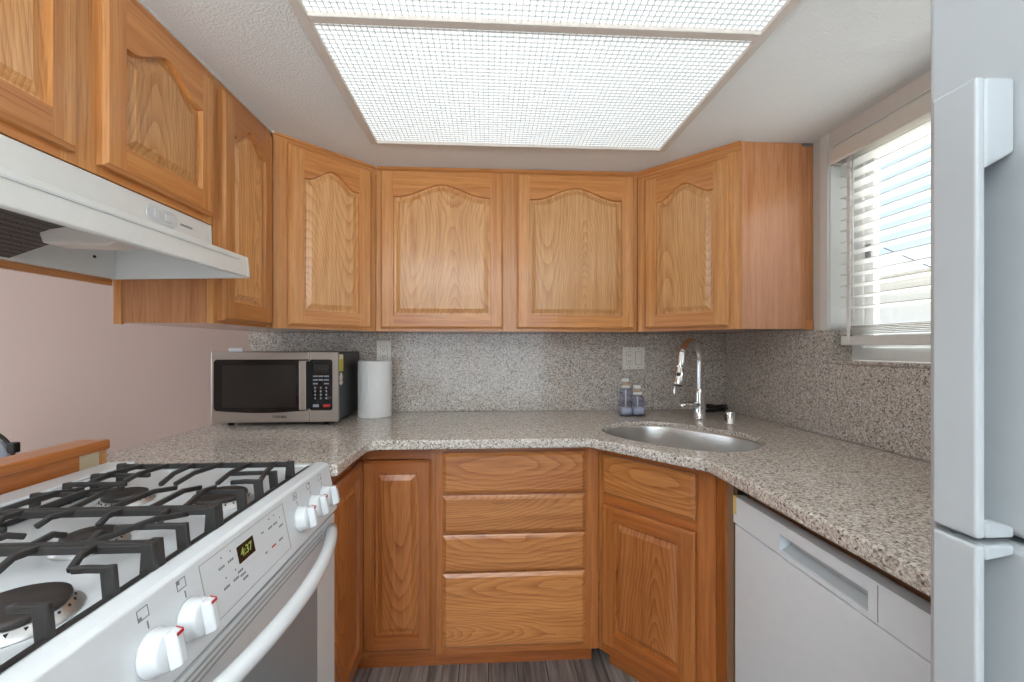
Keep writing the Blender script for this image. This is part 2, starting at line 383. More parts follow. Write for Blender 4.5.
# ------------------------------------------------------------------ cabinets
def arch(u):
    s = max(0., 1 - abs(u) / .9); return s * s * (3 - 2 * s)
def panel_ring(x0, x1, z0, zs, h, o, y, n=24):
    P = [(x0 + o, y, z0 + o), (x1 - o, y, z0 + o)]
    for i in range(n + 1):
        u = 1 - 2 * i / n
        P.append(((x0 + x1) / 2 + u * ((x1 - x0) / 2 - o), y, zs + h * arch(u) - o))
    return P
def door(root, x0, x1, z0, z1, arched=True, sw=.058, top=.118, name='door', t=.020, bot=.06, wood='oak'):
    e = .008; n = 24
    xi0, xi1, zi0 = x0 + sw, x1 - sw, z0 + bot
    h = (top - .062) if arched else 0.0; zs = z1 - (top if arched else sw)
    F = -t
    mb = MB()
    a, b, c, d = x0 + e, x1 - e, z0 + e, z1 - e
    # outer thumbnail edge and back
    o0 = [(a, F, c), (b, F, c), (b, F, d), (a, F, d)]; o1 = [(x0, F + .007, z0), (x1, F + .007, z0), (x1, F + .007, z1), (x0, F + .007, z1)]
    o2 = [(x, 0, z) for x, y, z in o1]
    for r0, r1 in ((o0, o1), (o1, o2)):
        for i in range(4):
            j = (i + 1) % 4; mb.add([r0[i], r0[j], r1[j], r1[i]], [(0, 1, 2, 3)], 1 if i in (0, 2) else 0)
    # stiles, bottom rail, arched top rail
    mb.add([(a, F, c), (xi0, F, c), (xi0, F, d), (a, F, d)], [(0, 1, 2, 3)], 0)
    mb.add([(xi1, F, c), (b, F, c), (b, F, d), (xi1, F, d)], [(0, 1, 2, 3)], 0)
    mb.add([(xi0, F, c), (xi1, F, c), (xi1, F, zi0), (xi0, F, zi0)], [(0, 1, 2, 3)], 1)
    r = panel_ring(xi0, xi1, zi0, zs, h, 0, F, n)[2:]
    for p, q in zip(r[:-1], r[1:]):
        mb.add([p, q, (q[0], F, d), (p[0], F, d)], [(0, 1, 2, 3)], 1)
    # sticking step into the groove
    R0 = panel_ring(xi0, xi1, zi0, zs, h, 0, F, n); R1 = panel_ring(xi0, xi1, zi0, zs, h, .0025, F + .013, n)
    for i in range(len(R0)):
        j = (i + 1) % len(R0); mb.add([R0[i], R0[j], R1[j], R1[i]], [(0, 1, 2, 3)], 1 if (i == 0 or 2 <= i < len(R0) - 1) else 0)
    ob = mb.build(name, [wood + '_v', wood + '_h'], root)
    pm = MB()
    rings = [panel_ring(xi0, xi1, zi0, zs, h, o, F + y, n) for o, y in ((.002, .013), (.011, .013), (.030, .004))]
    for r0, r1 in zip(rings[:-1], rings[1:]):
        for i in range(len(r0)):
            j = (i + 1) % len(r0); pm.add([r0[i], r0[j], r1[j], r1[i]], [(0, 1, 2, 3)])
    pm.add(rings[-1], [list(range(len(rings[-1])))])
    pm.build('panel', wood + '_panel', ob)
    return ob
def drawer(root, x0, x1, z0, z1, name='drawer', t=.020):
    mb = MB(); F = -t; e = .013
    o0 = [(x0 + e, F, z0 + e), (x1 - e, F, z0 + e), (x1 - e, F, z1 - e), (x0 + e, F, z1 - e)]
    om = [(x0 + .004, F + .006, z0 + .004), (x1 - .004, F + .006, z0 + .004), (x1 - .004, F + .006, z1 - .004), (x0 + .004, F + .006, z1 - .004)]
    o1 = [(x0, F + .008, z0), (x1, F + .008, z0), (x1, F + .008, z1), (x0, F + .008, z1)]; o2 = [(x, 0, z) for x, y, z in o1]
    for r0, r1 in ((o0, om), (om, o1), (o1, o2)):
        for i in range(4): j = (i + 1) % 4; mb.add([r0[i], r0[j], r1[j], r1[i]], [(0, 1, 2, 3)])
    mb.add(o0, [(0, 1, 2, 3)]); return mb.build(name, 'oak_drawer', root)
def face_frame(root, w, z0, z1, stiles, rails, wood='oak'):
    mb = MB()
    for a, b in stiles: mb.box(a, b, 0, .019, z0, z1, 0)
    xs = sorted(stiles)
    for (a0, a1), (b0, b1) in zip(xs[:-1], xs[1:]):
        for c, d in rails: mb.box(a1, b0, 0, .019, c, d, 1)
    return mb.build('face_frame', [wood + '_v', wood + '_h'], root)

UB, UT = 1.343, CE - .001
# back wall, two doors
c = thing('upper_cabinet', 'wide oak wall cabinet with two arched doors on the back wall', 'cabinet', (-.514, 1.976, 0))
wd = 1.219
MB().box(0, wd, .019, .278, UB, UT).build('carcass', 'veneer', c)
face_frame(c, wd, UB, UT, [(0, .05), (.555, .672), (wd - .05, wd)], [(UB, UB + .04), (UT - .06, UT)])
door(c, .023, .581, UB + .013, UT - .018); door(c, .646, 1.199, UB + .013, UT - .021)
MB().prism([(-.012, UT), (-.012, UT - .006), (-.003, UT - .014), (0, UT - .014), (0, UT)], 0.004, wd - .004, 'X').build('top_moulding', 'oak_h', c)

# left corner, diagonal
c = thing('corner_cabinet', 'diagonal oak wall cabinet above the microwave', 'cabinet', (-.823, 1.667, 0), R(45))
wd = .436
P = loc2(c, [(-.811, 1.681), (-.528, 1.964), (-.528, 2.25), (-1.112, 2.25), (-1.112, 1.681)])
MB().prism([(p[0], max(p[1], .0195)) for p in P], UB, UT).build('carcass', 'veneer', c)
face_frame(c, wd, UB, UT, [(.001, .055), (wd - .05, wd - .001)], [(UB, UB + .04), (UT - .06, UT)])
door(c, .052, .404, UB + .013, UT - .03)
MB().box(.004, wd - .004, -.006, 0, UT - .010, UT).build('top_moulding', 'oak_h', c)

# left wall run, tall door beside the hood
c = thing('upper_cabinet', 'narrow oak wall cabinet between the range hood and the corner', 'cabinet', (-.829, 1.3265, 0), R(90))
wd = .338
MB().box(0.001, wd, .0195, .282, UB, UT).build('carcass', 'veneer', c)
face_frame(c, wd, UB, UT, [(0.001, .03), (wd - .035, wd)], [(UB, UB + .03), (UT - .06, UT)])
door(c, .022, .318, UB + .010, UT - .032, sw=.052)
MB().box(-.004, .008, .262, .2835, UB - .004, UT).build('back_strip', 'oak_v', c)

# left wall run, short cabinet over the hood
c = thing('upper_cabinet', 'short oak wall cabinet with two doors above the white range hood', 'cabinet', (-.829, .54, 0), R(90))
wd = .782; ZB = 1.637
MB().box(0, wd, .0195, .282, ZB, UT).build('carcass', 'veneer', c)
face_frame(c, wd, ZB, UT, [(0, .03), (.33, .42), (wd - .04, wd)], [(ZB, ZB + .04), (UT - .06, UT)])
door(c, .006, .346, ZB + .020, UT - .036, sw=.052); door(c, .404, .762, ZB + .020, UT - .036, sw=.052)
MB().box(-.02, wd - .003, .283, .298, 1.452, UT).build('back_panel', 'oak_h', c)

# right corner, diagonal
ax, ay, bx, by = .707, 1.976, 1.017, 1.648
ang = math.atan2(by - ay, bx - ax); wd = math.hypot(bx - ax, by - ay)
c = thing('corner_cabinet', 'diagonal oak wall cabinet beside the window', 'cabinet', (ax, ay, 0), ang)
P = loc2(c, [(ax + .014, ay - .001), (bx - .0005, by + .013), (bx, by), (XW - .002, by), (XW - .002, 2.25), (ax + .014, 2.25)])
P = [(p[0], max(p[1], .0195)) if i < 2 else p for i, p in enumerate(P)]
MB().prism(P, UB, UT).build('carcass', 'veneer', c)
face_frame(c, wd, UB, UT, [(.001, .05), (wd - .06, wd - .001)], [(UB, UB + .04), (UT - .06, UT)])
door(c, .042, wd - .047, UB + .013, UT - .048)
MB().prism([(-.014, UT), (-.014, UT - .012), (-.004, UT - .030), (0, UT - .030), (0, UT)], .004, wd - .002, 'X').build('top_moulding', 'oak_h', c)
P = loc2(c, [(XW - .035, by - .004), (XW - .003, by - .004), (XW - .003, by), (XW - .035, by)])
MB().prism(P, UB - .004, UB + .035).build('filler_block', 'oak_h', c)
MB().prism(loc2(c, [(XW - .05, by - .006), (XW - .01, by - .006), (XW - .01, by - .001), (XW - .05, by - .001)]), UT - .012, UT - .002).build('bracket', 'greyline', c)

struct('trim_3', MB().box(-.829, -.823, .545, 1.664, UT - .006, CE).prism([(-.823, 1.660), (-.510, 1.973), (-.514, 1.977), (-.827, 1.664)], UT - .007, CE), 'jamb', 'white caulk line along the cabinet tops')
# base cabinets
BZ0, BZ1 = .092, .894; FY = 1.636
c = thing('base_cabinet', 'oak base cabinet with one door beside the white range', 'cabinet', (-.485, 1.256, 0), R(90))
wd = .378
MB().box(0, wd, .019, .60, BZ0, BZ1).build('carcass', 'veneer', c)
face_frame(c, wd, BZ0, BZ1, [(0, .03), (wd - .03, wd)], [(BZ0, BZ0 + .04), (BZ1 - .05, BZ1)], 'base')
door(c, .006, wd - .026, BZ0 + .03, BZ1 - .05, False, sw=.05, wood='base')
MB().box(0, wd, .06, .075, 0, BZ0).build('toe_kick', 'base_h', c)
c = thing('base_cabinet', 'oak base cabinet with a narrow door left of the drawers', 'cabinet', (-.484, FY, 0))
wd = .283
MB().box(0, wd, .019, .60, BZ0, BZ1).build('carcass', 'veneer', c)
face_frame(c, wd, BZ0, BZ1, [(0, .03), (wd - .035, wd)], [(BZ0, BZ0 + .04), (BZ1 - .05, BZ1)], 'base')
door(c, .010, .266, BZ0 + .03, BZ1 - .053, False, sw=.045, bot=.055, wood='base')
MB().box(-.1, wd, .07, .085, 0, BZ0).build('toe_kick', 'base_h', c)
c = thing('base_cabinet', 'oak base cabinet with a stack of four drawers', 'cabinet', (-.200, FY, 0))
wd = .630
MB().box(0, wd, .019, .60, BZ0, BZ1).build('carcass', 'veneer', c)
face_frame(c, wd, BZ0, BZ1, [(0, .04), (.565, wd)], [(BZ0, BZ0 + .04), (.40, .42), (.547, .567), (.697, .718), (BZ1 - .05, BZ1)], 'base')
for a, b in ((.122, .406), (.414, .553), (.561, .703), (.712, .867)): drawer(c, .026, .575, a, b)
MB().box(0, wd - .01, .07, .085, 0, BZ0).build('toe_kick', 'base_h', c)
# sink base
ax, ay, bx, by = .432, 1.636, .718, 1.300
ang = math.atan2(by - ay, bx - ax); wd = math.hypot(bx - ax, by - ay)
c = thing('sink_cabinet', 'diagonal oak base cabinet under the sink', 'cabinet', (ax, ay, 0), ang)
P = loc2(c, [(ax + .012, ay + .005), (bx + .006, by + .012), (bx + .015, by + .012), (ax + .012, ay + .018)])
MB().box(.012, wd - .004, .019, .024, BZ0, BZ1).build('carcass', 'veneer', c)
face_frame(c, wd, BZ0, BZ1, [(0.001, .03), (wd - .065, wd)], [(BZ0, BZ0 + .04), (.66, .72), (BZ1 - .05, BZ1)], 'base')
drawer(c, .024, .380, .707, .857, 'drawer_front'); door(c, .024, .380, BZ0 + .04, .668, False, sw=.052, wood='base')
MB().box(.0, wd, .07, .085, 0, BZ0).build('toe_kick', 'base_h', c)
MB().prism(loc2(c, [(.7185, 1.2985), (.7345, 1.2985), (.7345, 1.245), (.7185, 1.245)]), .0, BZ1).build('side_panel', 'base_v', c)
MB().prism(loc2(c, [(.722, 1.2448), (.7345, 1.2448), (.7345, 1.212), (.722, 1.212)]), .0, BZ1).build('raw_edge', 'dark_edge', c)

# ------------------------------------------------------------------ countertop, splashes, sink
DA = Vector((.277, -.325)).normalized(); DN = Vector((-DA.y, DA.x)); DM = Vector((.5165, 1.399))
SC = DM + DA * -.024 + DN * .312
def sup(a, b, n=56, e=2.6):
    P = []
    for i in range(n):
        t_ = 2 * pi * i / n; cx, sy = cos(t_), sin(t_)
        u = math.copysign(abs(cx) ** (2 / e), cx) * a; w = math.copysign(abs(sy) ** (2 / e), sy) * b
        q = SC + DA * u + DN * w; P.append((q.x, q.y))
    return P
hole = sup(.290, .222)
arc = [(-.432 + .04 - .04 * cos(R(k)), 1.56 - .04 + .04 * sin(R(k))) for k in (0, 22.5, 45, 67.5, 90)]
outer = [(-1.215, 2.25), (-1.215, 1.312), (-1.108, 1.312), (-1.085, 1.304), (-1.013, 1.304), (-.952, 1.252), (-.436, 1.252)] + arc + [(.365, 1.56), (.378, 1.556), (.650, 1.241), (.656, 1.225), (.660, .556), (1.298, .556), (1.298, 2.25)]
bm = bmesh.new()
def loop(pts, z):
    vv = [bm.verts.new((x, y, z)) for x, y in pts]; return vv, [bm.edges.new((vv[i], vv[(i + 1) % len(vv)])) for i in range(len(vv))]
ov, oe = loop(outer, CT); hv, he = loop(hole, CT)
top = bmesh.ops.triangle_fill(bm, edges=oe + he, use_beauty=True, normal=(0, 0, 1))
ext = bmesh.ops.extrude_face_region(bm, geom=[f for f in bm.faces])
bmesh.ops.translate(bm, vec=(0, 0, -.035), verts=[g for g in ext['geom'] if isinstance(g, bmesh.types.BMVert)])
bmesh.ops.recalc_face_normals(bm, faces=bm.faces)
me = bpy.data.meshes.new('countertop'); bm.to_mesh(me); bm.free(); me.materials.append(M['granite'])
o = bpy.data.objects.new('countertop', me); COL.objects.link(o)
md = o.modifiers.new('edge', 'BEVEL'); md.width = .006; md.segments = 3; md.limit_method = 'ANGLE'; md.angle_limit = R(60)
tag(o, 'polished speckled granite countertop running around the kitchen', 'countertop')
o = MB().box(-1.232, 1.2985, 2.252, YW - .0005, CT, 1.342).build('backsplash', 'granite', bevel=.001)
tag(o, 'speckled granite backsplash on the back wall under the cabinets', 'backsplash')
sb = thing('backsplash', 'speckled granite backsplash on the right wall below the window', 'backsplash', (1.308, 1.4, CT))
MB().prism([(2.251 - 1.4, 0), (2.251 - 1.4, .4125), (1.572 - 1.4, .4055), (1.572 - 1.4, .276), (.556 - 1.4, .276), (.556 - 1.4, 0)], -.0095, .0085, 'X').build('slab', 'granite', sb, bevel=.001)
MB().box(-.0095, .085, .601 - 1.4, 1.5715 - 1.4, .2785, .290).build('sill', 'granite', sb, bevel=.001)
MB().box(.0095, .09, 1.556 - 1.4, 1.5715 - 1.4, .2905, .404).build('reveal_return', 'granite', sb)

sk = thing('sink', 'oval undermount stainless steel sink in the corner of the granite', 'sink', (SC.x, SC.y, .70))
def ring(a, b, z, e=2.6): return [(x - SC.x, y - SC.y, z - .70) for x, y in sup(a, b, 56, e)]
rg = [ring(.2895, .2215, .912), ring(.285, .217, .9115), ring(.283, .215, .905), ring(.281, .213, .83), ring(.275, .206, .755), ring(.266, .192, .728), ring(.238, .165, .716), ring(.15, .10, .711), ring(.05, .05, .708, 2)]
MB().loft(rg, 0, False, False).build('bowl', 'sink', sk)
MB().lathe([(.052, .008), (.05, .010), (.042, .008), (.034, .002), (.001, .001)], (0, 0, 0), n=32, caps=(False, True)).build('drain', 'chrome', sk)

# ------------------------------------------------------------------ faucet and neighbours
fx, fy = .998, 1.953; fd = Vector((-.761, -.649, 0))
fc = thing('faucet', 'tall chrome gooseneck faucet with pull-down spray head', 'faucet', (fx, fy, CT))
MB().lathe([(.029, 0), (.029, .006), (.026, .010), (.0245, .05), (.0225, .09), (.0195, .125), (.0165, .14), (.016, .141)], (0, 0, 0)).build('body', 'chrome', fc)
sp = [(0, .13), (0, .20), (0, .27), (.008, .305), (.030, .340), (.062, .361), (.098, .367), (.135, .357), (.165, .338), (.186, .316)]
def fpt(s_, z): return (fd.x * s_, fd.y * s_, z)
# smooth the gooseneck
def catmull(P, k=5):
    P = [Vector(p) for p in P]; out = []
    for i in range(len(P) - 1):
        p0, p1, p2, p3 = P[max(i - 1, 0)], P[i], P[i + 1], P[min(i + 2, len(P) - 1)]
        for j in range(k):
            u = j / k; out.append(.5 * ((2 * p1) + (p2 - p0) * u + (2 * p0 - 5 * p1 + 4 * p2 - p3) * u * u + (3 * p1 - p0 - 3 * p2 + p3) * u ** 3))
    return out + [P[-1]]
MB().tube(catmull([fpt(*q) for q in sp]), .0150, 16).build('spout', 'chrome', fc)
h0, h1 = Vector(fpt(.188, .318)), Vector(fpt(.226, .172))
hd = (h1 - h0).normalized(); L = (h1 - h0).length
sh = MB().lathe([(.0150, 0), (.0160, .004), (.0175, .05), (.0185, .068), (.0175, .070), (.0175, .074), (.0190, .076), (.022, .125), (.0235, L - .008), (.022, L)], h0, hd, 24).build('spray_head', 'chrome', fc)
side = Vector((-.55, -.83, 0)); side = (side - hd * side.dot(hd)).normalized(); bc = h0 + hd * .105 + side * .0185
MB().lathe([(.0085, 0), (.0085, .003), (.006, .0045)], bc, side, 16).build('button', 'black', sh)
MB().lathe([(.019, 0), (.019, .003)], h0 + hd * L, hd, 20).build('nozzle', 'black', sh)
ld = Vector((-.93, -.36, 0))
hn = MB().lathe([(.0175, .015), (.0175, .078), (.016, .079), (.016, .082), (.0182, .084), (.0165, .112), (.009, .126)], (0, 0, .068), ld, 20).build('handle_hub', 'chrome', fc)
lp = [ld * .118 + Vector((0, 0, .068)), ld * .140 + Vector((0, 0, .078)), ld * .154 + Vector((0, 0, .105)), ld * .158 + Vector((0, 0, .135)), ld * .152 + Vector((0, 0, .170))]
MB().tube(catmull(lp, 4), [.010] + [.0068] * 15 + [.006], 10).build('lever', 'chrome', fc)
ag = thing('air_gap', 'short chrome air gap cap to the right of the faucet', 'sink fitting', (1.072, 1.826, CT))
MB().lathe([(.024, 0), (.024, .004), (.0205, .006), (.0205, .048), (.019, .053), (.012, .056)], (0, 0, 0)).build('cap', 'chrome', ag)
MB().box(-.022, -.0195, -.007, .007, .012, .042).build('slot', 'black', ag, bevel=.002)
pts = []
for i in range(90):
    a = i * .62; r_ = .03 + .012 * sin(i * 1.7); pts.append((1.205 + r_ * 1.25 * cos(a), 2.175 + r_ * .75 * sin(a), CT + .008 + .020 * (i / 90) + .006 * sin(i * .9)))
pts = [(1.095, 2.10, CT + .008), (1.10, 2.12, CT + .014), (1.13, 2.14, CT + .008), (1.16, 2.15, CT + .010)] + pts
tag(MB().tube(pts, .0065, 7).build('cord', 'black'), 'coiled black cord lying in the counter corner behind the faucet', 'cord')

# soap caddy and two pump bottles
cx0, cy0 = .711, 2.070
cdy = MB()
w_, d_, hh = .0635, .034, .075
cdy.box(-w_, w_, -d_, d_, 0, .005).box(-w_, w_, -d_, -d_ + .003, .005, hh).box(-w_, w_, d_ - .003, d_, .005, hh).box(-w_, -w_ + .003, -d_ + .003, d_ - .003, .005, hh).box(w_ - .003, w_, -d_ + .003, d_ - .003, .005, hh)
o = cdy.build('soap_caddy', 'acrylic'); o.location = (cx0, cy0, CT); tag(o, 'clear caddy holding two soap bottles by the sink', 'caddy')
def bottle(x, hgt, lab):
    b = thing('soap_dispenser', lab, 'soap bottle', (x, cy0, CT + .0052), 0, None)
    rr = lambda s_, z: [(px, py, z) for px, py in round_rect(-.027 * s_, .027 * s_, -.027 * s_, .027 * s_, .008 * s_, 3)]
    MB().loft([rr(1, .0), rr(1, hgt), rr(.8, hgt + .006), rr(.45, hgt + .010)]).build('bottle', 'bluish', b)
    MB().loft([rr(.93, .002), rr(.93, .034)]).build('soap', 'soapw', b)
    MB().lathe([(.0035, .036), (.0035, hgt)], (0, 0, 0), n=8).build('dip_tube', 'soapw', b)
    MB().lathe([(.022, hgt + .0105), (.022, hgt + .020), (.012, hgt + .022)], (0, 0, 0), n=20).build('collar', 'soapw', b)
    MB().lathe([(.014, hgt + .0225), (.012, hgt + .036), (.006, hgt + .037), (.006, hgt + .040)], (0, 0, 0), n=16).build('pump_stem', 'soapb', b)
    MB().box(-.020, .014, -.011, .011, hgt + .0402, hgt + .056).build('pump_head', 'soapw', b, bevel=.004)
bottle(cx0 - .030, .122, 'taller clear pump bottle in the caddy, beside the shorter one')
bottle(cx0 + .030, .088, 'shorter clear pump bottle in the caddy, beside the taller one')

# ------------------------------------------------------------------ outlets and switch plates
def plate_mesh(w_, h_): return MB().box(-w_ / 2, w_ / 2, -.006, 0, -h_ / 2, h_ / 2)
def receptacle(parent, x):
    MB().prism(round_rect(x - .0182, x + .0182, -.0352, .0352, .006, 4), -.0066, -.006, 'Y').build('receptacle_gap', 'greyline', parent)
    r_ = MB().prism(round_rect(x - .017, x + .017, -.034, .034, .006, 4), -.009, -.006, 'Y').build('receptacle', 'plate', parent)
    k = MB()
    for z in (-.017, .017):
        k.box(x - .008, x - .005, -.0095, -.0088, z - .004, z + .005).box(x + .005, x + .008, -.0095, -.0088, z - .003, z + .004).box(x - .002, x + .002, -.0095, -.0088, z - .012, z - .008)
    k.build('slots', 'seam', r_)
o1 = thing('outlet', 'ivory duplex outlet on the backsplash above the paper towels', 'outlet', (-.545, 2.2518, 1.24))
plate_mesh(.075, .125).build('cover_plate', 'plate', o1, bevel=.003); receptacle(o1, 0)
o2 = thing('outlet', 'ivory double cover plate with outlet and rocker switch above the soap', 'outlet', (.783, 2.2518, 1.209))
plate_mesh(.122, .122).build('cover_plate', 'plate', o2, bevel=.003); receptacle(o2, -.024)
MB().prism(round_rect(.010, .042, -.034, .034, .003, 3), -.009, -.006, 'Y').build('rocker', 'plate', o2, bevel=.002)
for x, z in ((-.024, .05), (-.024, -.05), (.026, .05), (.026, -.05)): MB().lathe([(.0028, 0), (.0028, .0012)], (x, -.006, z), (0, -1, 0), 10).build('screw', 'greyline', o2)
MB().prism(round_rect(.0085, .0435, -.0355, .0355, .003, 3), -.0066, -.006, 'Y').build('rocker_gap', 'greyline', o2)
o3 = thing('wall_switch', 'white switch plate on the pink wall behind the microwave', 'switch', (-1.305, YW - .0002, 1.208))
plate_mesh(.072, .116).build('cover_plate', 'white', o3, bevel=.003)
MB().box(-.006, .006, -.014, -.006, -.012, .012).build('toggle', 'white', o3, bevel=.001)

# ------------------------------------------------------------------ microwave
mx0, mx1, my, mb0, mt = -1.182, -.652, 1.875, .945, 1.250
mw = thing('microwave', 'stainless fronted black microwave on the granite counter', 'microwave', ((mx0 + mx1) / 2, my, CT))
hw = (mx1 - mx0) / 2; b0, b1 = mb0 - CT, mt - CT
MB().box(-hw + .004, hw - .004, .024, .325, b0 + .006, b1 - .002).build('casing', 'black', mw, bevel=.004)
bez = MB().box(-hw, .5 * hw + .012, 0, .023, b0, b1).box(.5 * hw + .0135, hw, 0, .023, b0, b1)
bez.build('front_frame', 'mw', mw, bevel=.004)
# dark window with bowed lower edge
wx0, wx1 = -hw + .014, .5 * hw + .010
wz1, wz0b = b1 - .034, b0 + .052
P = [(wx0, wz1 - .01), (wx0 + .01, wz1), (wx1, wz1), (wx1, wz0b)]
P += [(wx1 + (wx0 + .01 - wx1) * i / 12, wz0b - .010 * sin(pi * i / 12)) for i in range(1, 12)] + [(wx0 + .01, wz0b), (wx0, wz0b + .01)]
wnd = MB().prism(P, -.004, .0, 'Y').build('door_window', 'blackgloss', mw)
MB().box(wx0 + .036, wx1 - .052, -.0048, -.0042, wz0b + .014, wz1 - .024).build('glass', 'mwglass', wnd)
hx = .116
hp = MB()
hp.prism([(hx, -.034), (hx + .029, -.034), (hx + .031, -.0045), (hx + .006, -.0045)], wz0b + .006, wz1 - .004, 'Z')
hm = hp.build('handle', ['mw'], mw, bevel=.002)
MB().prism([(hx + .0295, -.0335), (hx + .046, -.0045), (hx + .0315, -.0045)], wz0b + .010, wz1 - .008, 'Z').build('handle_side', 'black', hm)
cp = MB().prism(round_rect(.5 * hw + .016, hw - .022, wz0b, wz1, .010, 4), -.004, 0, 'Y').build('control_panel', 'blackgloss', mw)
M['btn'] = plain('grey_button_print', srgb(150, 158, 166), .5)
bx0 = .5 * hw + .028; bw = (hw - .034 - bx0) / 3
k = MB()
for r_ in range(3):
    for q in range(3):
        if r_ == 2 and q == 1: continue
        k.box(bx0 + q * bw + .002, bx0 + (q + 1) * bw - .002, -.0049, -.0041, wz1 - .075 - r_ * .016, wz1 - .069 - r_ * .016)
for r_ in range(4):
    for q in range(3): k.box(bx0 + q * bw + .008, bx0 + q * bw + .014, -.0049, -.0041, wz1 - .126 - r_ * .015, wz1 - .118 - r_ * .015)
k.build('button_print', 'btn', cp)
MB().box(bx0, bx0 + .026, -.0049, -.0041, wz0b + .014, wz0b + .026).build('start_button', 'btn', cp)
MB().box(hw - .034 - .026, hw - .030, -.0049, -.0041, wz0b + .014, wz0b + .026).build('stop_button', 'red', cp)
MB().box(bx0 + .004, hw - .036, -.0049, -.0041, wz1 - .045, wz1 - .022).build('display', 'black', cp)
text('brand_lettering', 'TOSHIBA', .0150, 'seam', mw, (.02, -.0006, b0 + .024), (R(90), 0, 0))
MB().box(hw - .0041, hw - .0036, .026, .082, b1 - .088, b1 - .012).build('energy_sticker', 'sticker', mw)
MB().box(hw - .0040, hw - .0034, .032, .076, b1 - .034, b1 - .014).build('sticker_header', 'plate', mw)
MB().prism([(.054, b1 - .152), (.082, b1 - .138), (.068, b1 - .134), (.076, b1 - .112), (.062, b1 - .094), (.046, b1 - .094), (.032, b1 - .112), (.040, b1 - .134), (.026, b1 - .138)], hw - .0041, hw - .0036, 'X').build('arrow_sticker', 'lens', mw)
for x in (-hw + .06, hw - .06):
    for y in (.04, .29): MB().lathe([(.012, 0), (.014, b0 + .0062)], (x, y, .0003), n=12).build('foot', 'black', mw)

# paper towel roll
pt = thing('paper_towel_roll', 'white paper towel roll standing beside the microwave', 'paper towels', (-.556, 2.118, CT + .0005))
MB().lathe([(.021, 0), (.0775, .0), (.0785, .004), (.0785, .268), (.0775, .272), (.021, .272)], n=48, caps=(False, False)).build('roll', 'paper', pt)
MB().lathe([(.021, 0), (.021, .2715), (.019, .2715), (.019, 0)], n=24, caps=(False, False)).build('core', 'dark_edge', pt)
MB().prism([(-.079, .006), (-.0795, -.002), (-.075, -.028), (-.0725, -.027), (-.078, -.002), (-.0775, .006)], .001, .270, 'Z').build('loose_sheet', 'paper', pt)

# ------------------------------------------------------------------ gas range
sx, sy0, sy1 = -.459, .440, 1.246; ZT = .938
rg_ = thing('gas_range', 'white gas range with black cast iron grates', 'range', (-.78, (sy0 + sy1) / 2, 0))
ox, oy = -.78, (sy0 + sy1) / 2
def X(v_): return v_ - ox
def Y(v_): return v_ - oy
MB().box(X(-1.085), X(-.47), Y(sy0 + .005), Y(sy1 - .005), .03, .90).build('body', 'white', rg_)
MB().box(X(-1.05), X(-.50), Y(sy0 + .02), Y(sy1 - .02), 0, .03).build('base', 'seam', rg_)
# cooktop with a recessed burner well
ct = MB()
ctp = [(-1.102, sy0), (-.506, sy0), (-.506, sy1), (-.960, sy1), (-1.018, 1.298), (-1.085, 1.298), (-1.102, 1.285)]
ct.prism([(X(a), Y(b)) for a, b in ctp], .902, ZT - .008)
ct.prism([(X(a), Y(b)) for a, b in ((-1.102, sy0), (-1.03, sy0), (-1.03, 1.296), (-1.085, 1.298), (-1.102, 1.285))], ZT - .008, ZT - .001)
ct.box(X(-1.03), X(-.506), Y(sy0), Y(sy0 + .012), ZT - .008, ZT).box(X(-.955), X(-.506), Y(sy1 - .02), Y(sy1), ZT - .008, ZT)
ct.build('cooktop', 'white', rg_, bevel=.003)
for a, b in ((.55, .66), (.72, .83), (.88, .935), (.97, 1.09), (1.12, 1.24)): MB().box(X(-.992), X(-.982), Y(a), Y(b), ZT - .0079, ZT - .0065).build('vent_slot', 'iron', rg_)
MB().box(X(-.5058), X(-.4985), Y(sy0 + .004), Y(sy1 - .03), ZT - .02, ZT + .0005).build('gap_strip', 'iron', rg_)
# control panel: rounded top ledge and sloped front
pz0 = .803; px0 = -.434
pp = [(X(-.4982), .86), (X(-.4982), ZT), (X(-.490), ZT + .003), (X(-.466), ZT + .001), (X(sx), ZT - .004), (X(px0), pz0 + .006), (X(px0 - .004), pz0), (X(-.4982), pz0)]
cpn = MB().prism(pp, Y(sy0), Y(sy1), 'Y').build('control_panel', 'white', rg_, bevel=.002)
pn = Vector((.14, 0, .0255)).normalized(); pu = Vector((-.0255, 0, .14)).normalized()   # panel normal, panel up
def onp(y, t_, o_=0.0):
    """point on the sloped panel: y along, t_ 0 bottom .. 1 top, o_ off the surface"""
    b = Vector((X(px0), Y(y), pz0 + .006)); tp = Vector((X(sx), Y(y), ZT - .004)); return b.lerp(tp, t_) + pn * o_
def ppatch(mb, y0, y1, t0, t1, o_=.0005, mat=0):
    q = [onp(y0, t0, o_), onp(y1, t0, o_), onp(y1, t1, o_), onp(y0, t1, o_)]
    q2 = [onp(y0, t0, -.001), onp(y1, t0, -.001), onp(y1, t1, -.001), onp(y0, t1, -.001)]
    mb.add(q + q2, [(0, 1, 2, 3), (7, 6, 5, 4), (0, 4, 5, 1), (1, 5, 6, 2), (2, 6, 7, 3), (3, 7, 4, 0)], mat)
k = MB()
ppatch(k, .695, .967, .915, .925); ppatch(k, .695, .967, .13, .14); ppatch(k, .695, .6965, .14, .915); ppatch(k, .9655, .967, .14, .915)
k.build('panel_border', 'groove', cpn)
k = MB(); ppatch(k, .790, .842, .56, .80, .0008); dsp = k.build('display', 'blackgloss', cpn)
rot = (pu.cross(Vector((0, 0, 0))),)
tm = Matrix((Vector((0, 1, 0)), pu, pn)).transposed().to_euler()
text('clock_digits', '4:37', .021, 'digits', dsp, onp(.816, .68, .0012), tm)
k = MB(); kr = MB()
